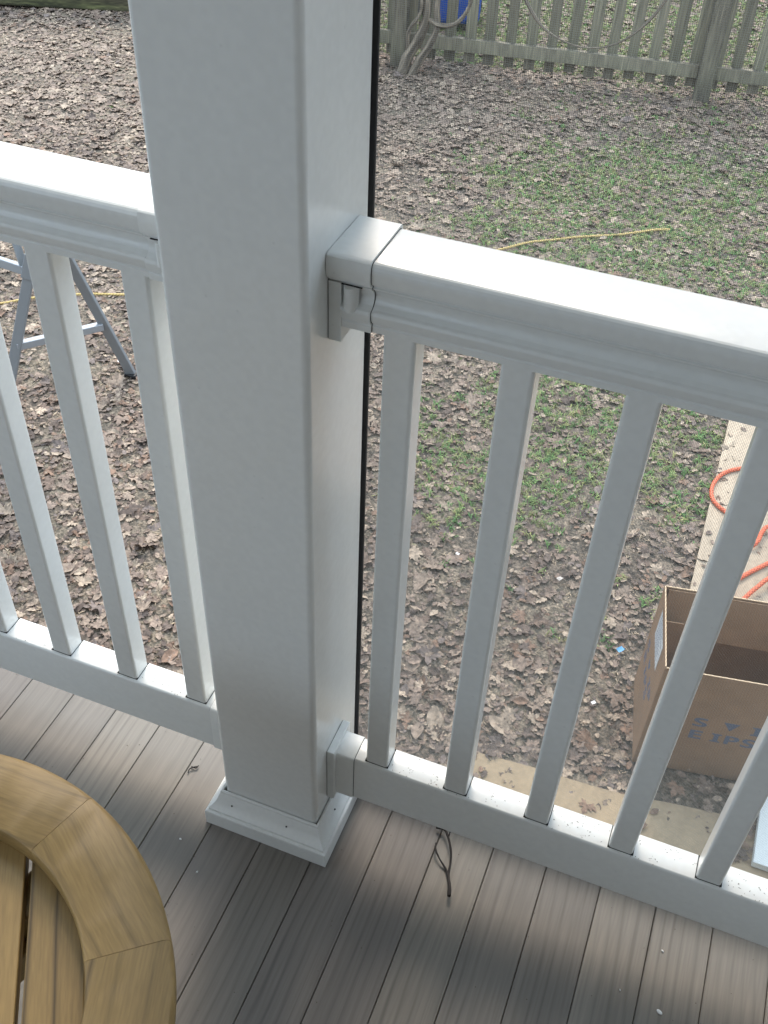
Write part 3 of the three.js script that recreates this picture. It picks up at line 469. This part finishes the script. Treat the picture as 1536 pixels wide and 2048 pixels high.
// ---------------------------------------------------------------- folding metal trestle
{
  const alu = M([0.22, 0.235, 0.245], 0.5, { metalness: 0.2 }), alu2 = M([0.32, 0.34, 0.36], 0.42, { metalness: 0.3 });
  const t = thing('metal_trestle', 'grey metal folding trestle standing in the leaves', 'trestle', [-2.2, GY, -2.276]);
  const fl = V(-0.184, 0, 0.209), fr = V(0.183, 0, -0.209), ap = V(0.053, 0.85, 0.033), dir = V(-0.93, 0, -0.1).normalize(), off = dir.clone().multiplyScalar(1.15);
  for (const o of [V(0, 0, 0), off]) {
    const A = ap.clone().add(o), a = fl.clone().add(o), b = fr.clone().add(o);
    const l1 = mesh('leg', beam(a, A, 0.042, 0.022, 0.004, V(0.3, 0, 1)), alu, t), l2 = mesh('leg', beam(b, A.clone().add(V(0.01, 0, -0.02)), 0.042, 0.022, 0.004, V(0.3, 0, 1)), alu, t);
    const at = (p, h) => p.clone().lerp(A, h / 0.85); mesh('cross_brace', beam(at(a, 0.30), at(b, 0.30), 0.03, 0.032, 0.003), alu2, t);
    mesh('hinge_plate', beam(at(a, 0.60), at(a, 0.70), 0.055, 0.03, 0.004, V(0.3, 0, 1)), alu, t);
    for (const q of [a, b]) mesh('foot', rbox(q.x - 0.03, q.x + 0.03, -0.004, 0.022, q.z - 0.025, q.z + 0.025, 0.006), black, t);
  }
  mesh('side_rail', beam(fl.clone().lerp(ap, 0.74), fl.clone().lerp(ap, 0.74).add(off), 0.022, 0.04, 0.003), alu2, t);
  mesh('diagonal_brace', beam(fl.clone().lerp(ap, 0.70), ap.clone().addScaledVector(dir, 0.17), 0.03, 0.014, 0.003), alu, t);
  mesh('top_beam', beam(ap.clone().addScaledVector(dir, -0.05).add(V(0, 0.03, 0)), ap.clone().add(off).addScaledVector(dir, 0.05).add(V(0, 0.03, 0)), 0.06, 0.05, 0.006), alu, t);
}

// ---------------------------------------------------------------- small things
const tw = M([0.018, 0.014, 0.012], 0.8);
{ // dry twig on the deck: pixel positions turned into points of the deck surface
  const ray = (px, py, y) => { const v = V(px / 768 - 1, 1 - py / 1024, 0.5).unproject(camera).sub(camera.position).normalize(); const k = (y - camera.position.y) / v.y; return camera.position.clone().addScaledVector(v, k); };
  const t = thing('dry_twig', 'dark forked twig lying on the deck under the railing', 'twig');
  const A = [[873, 1655], [889, 1659], [897, 1677], [902, 1705], [901, 1725], [897, 1748], [898, 1765]], B = [[872, 1686], [871, 1698], [880, 1719], [892, 1739], [897, 1758], [899, 1775], [898, 1792]];
  mesh('stem', taper(A.map(([x, y], i) => ray(x, y, 0.006 + 0.004 * Math.sin(i))), [0.002, 0.0017, 0.0014, 0.002], 30, 6), tw, t);
  mesh('stem', taper(B.map(([x, y], i) => ray(x, y, 0.005 + 0.003 * Math.sin(i * 1.4))), [0.0015, 0.0013, 0.002, 0.003], 30, 6), tw, t);
  mesh('stem', taper([ray(897, 1675, 0.008), ray(899, 1668, 0.012), ray(901, 1661, 0.015)], [0.0009, 0.0008], 8, 6), tw, t);
  const st = thing('staples', 'bent dark metal staple lying on the deck near the post', 'staple');
  mesh('staple_wire', tube([ray(376, 1546, 0.002), ray(379, 1538, 0.003), ray(388, 1534, 0.004), ray(396, 1533, 0.003)], 0.0009, 16, 6), tw, st);
  mesh('staple_wire', tube([ray(383, 1533, 0.002), ray(392, 1536, 0.003), ray(397, 1531, 0.003)], 0.0009, 16, 6), tw, st);
  const fleck = M([0.75, 0.75, 0.73], 0.8);
  for (const [x, y, s] of [[1319, 2024, 0.0042], [1325, 1902, 0.002], [361, 1678, 0.0022], [394, 1744, 0.002], [1240, 1980, 0.0015], [540, 1690, 0.0015]]) { const p = ray(x, y, 0.0012), m = mesh('paint_chip', new THREE.IcosahedronGeometry(1, 1), fleck); m.position.copy(p); m.scale.set(s, 0.0012, s * 0.6); m.rotation.y = x; tag(m, 'tiny white paint chip lying on the deck boards', 'chip', 'paint chips on the deck'); }
  const g0 = GY + 0.02;
  const scrap = (x, y, s, c, label) => { const p = ray(x, y, g0), g = new THREE.PlaneGeometry(1, 0.7, 4, 3).rotateX(-Math.PI / 2), q = g.attributes.position; for (let i = 0; i < q.count; i++) q.setY(i, 0.25 * (vn(q.getX(i) * 3 + x, q.getZ(i) * 3 + y) - 0.3)); g.computeVertexNormals(); const m = mesh('litter_scrap', g, M(c, 0.6, { side: THREE.DoubleSide })); m.position.copy(p); m.position.y += 0.008; m.scale.setScalar(s); m.rotation.y = x * 0.7; tag(m, label, 'scrap', 'litter scraps'); };
  scrap(1240, 1302, 0.026, [0.10, 0.32, 0.55], 'small blue plastic scrap among the leaves beside the cardboard box');
  scrap(915, 1110, 0.014, [0.8, 0.8, 0.78], 'tiny white scrap lying among the fallen leaves'); scrap(1186, 1408, 0.016, [0.8, 0.8, 0.78], 'tiny white scrap lying among the fallen leaves'); scrap(1119, 1160, 0.022, [0.42, 0.38, 0.34], 'tiny white scrap lying among the fallen leaves');
  scrap(241, 722, 0.035, [0.75, 0.7, 0.66], 'pale scrap beside the foot of the metal trestle');
}
renderer.render(scene, camera);
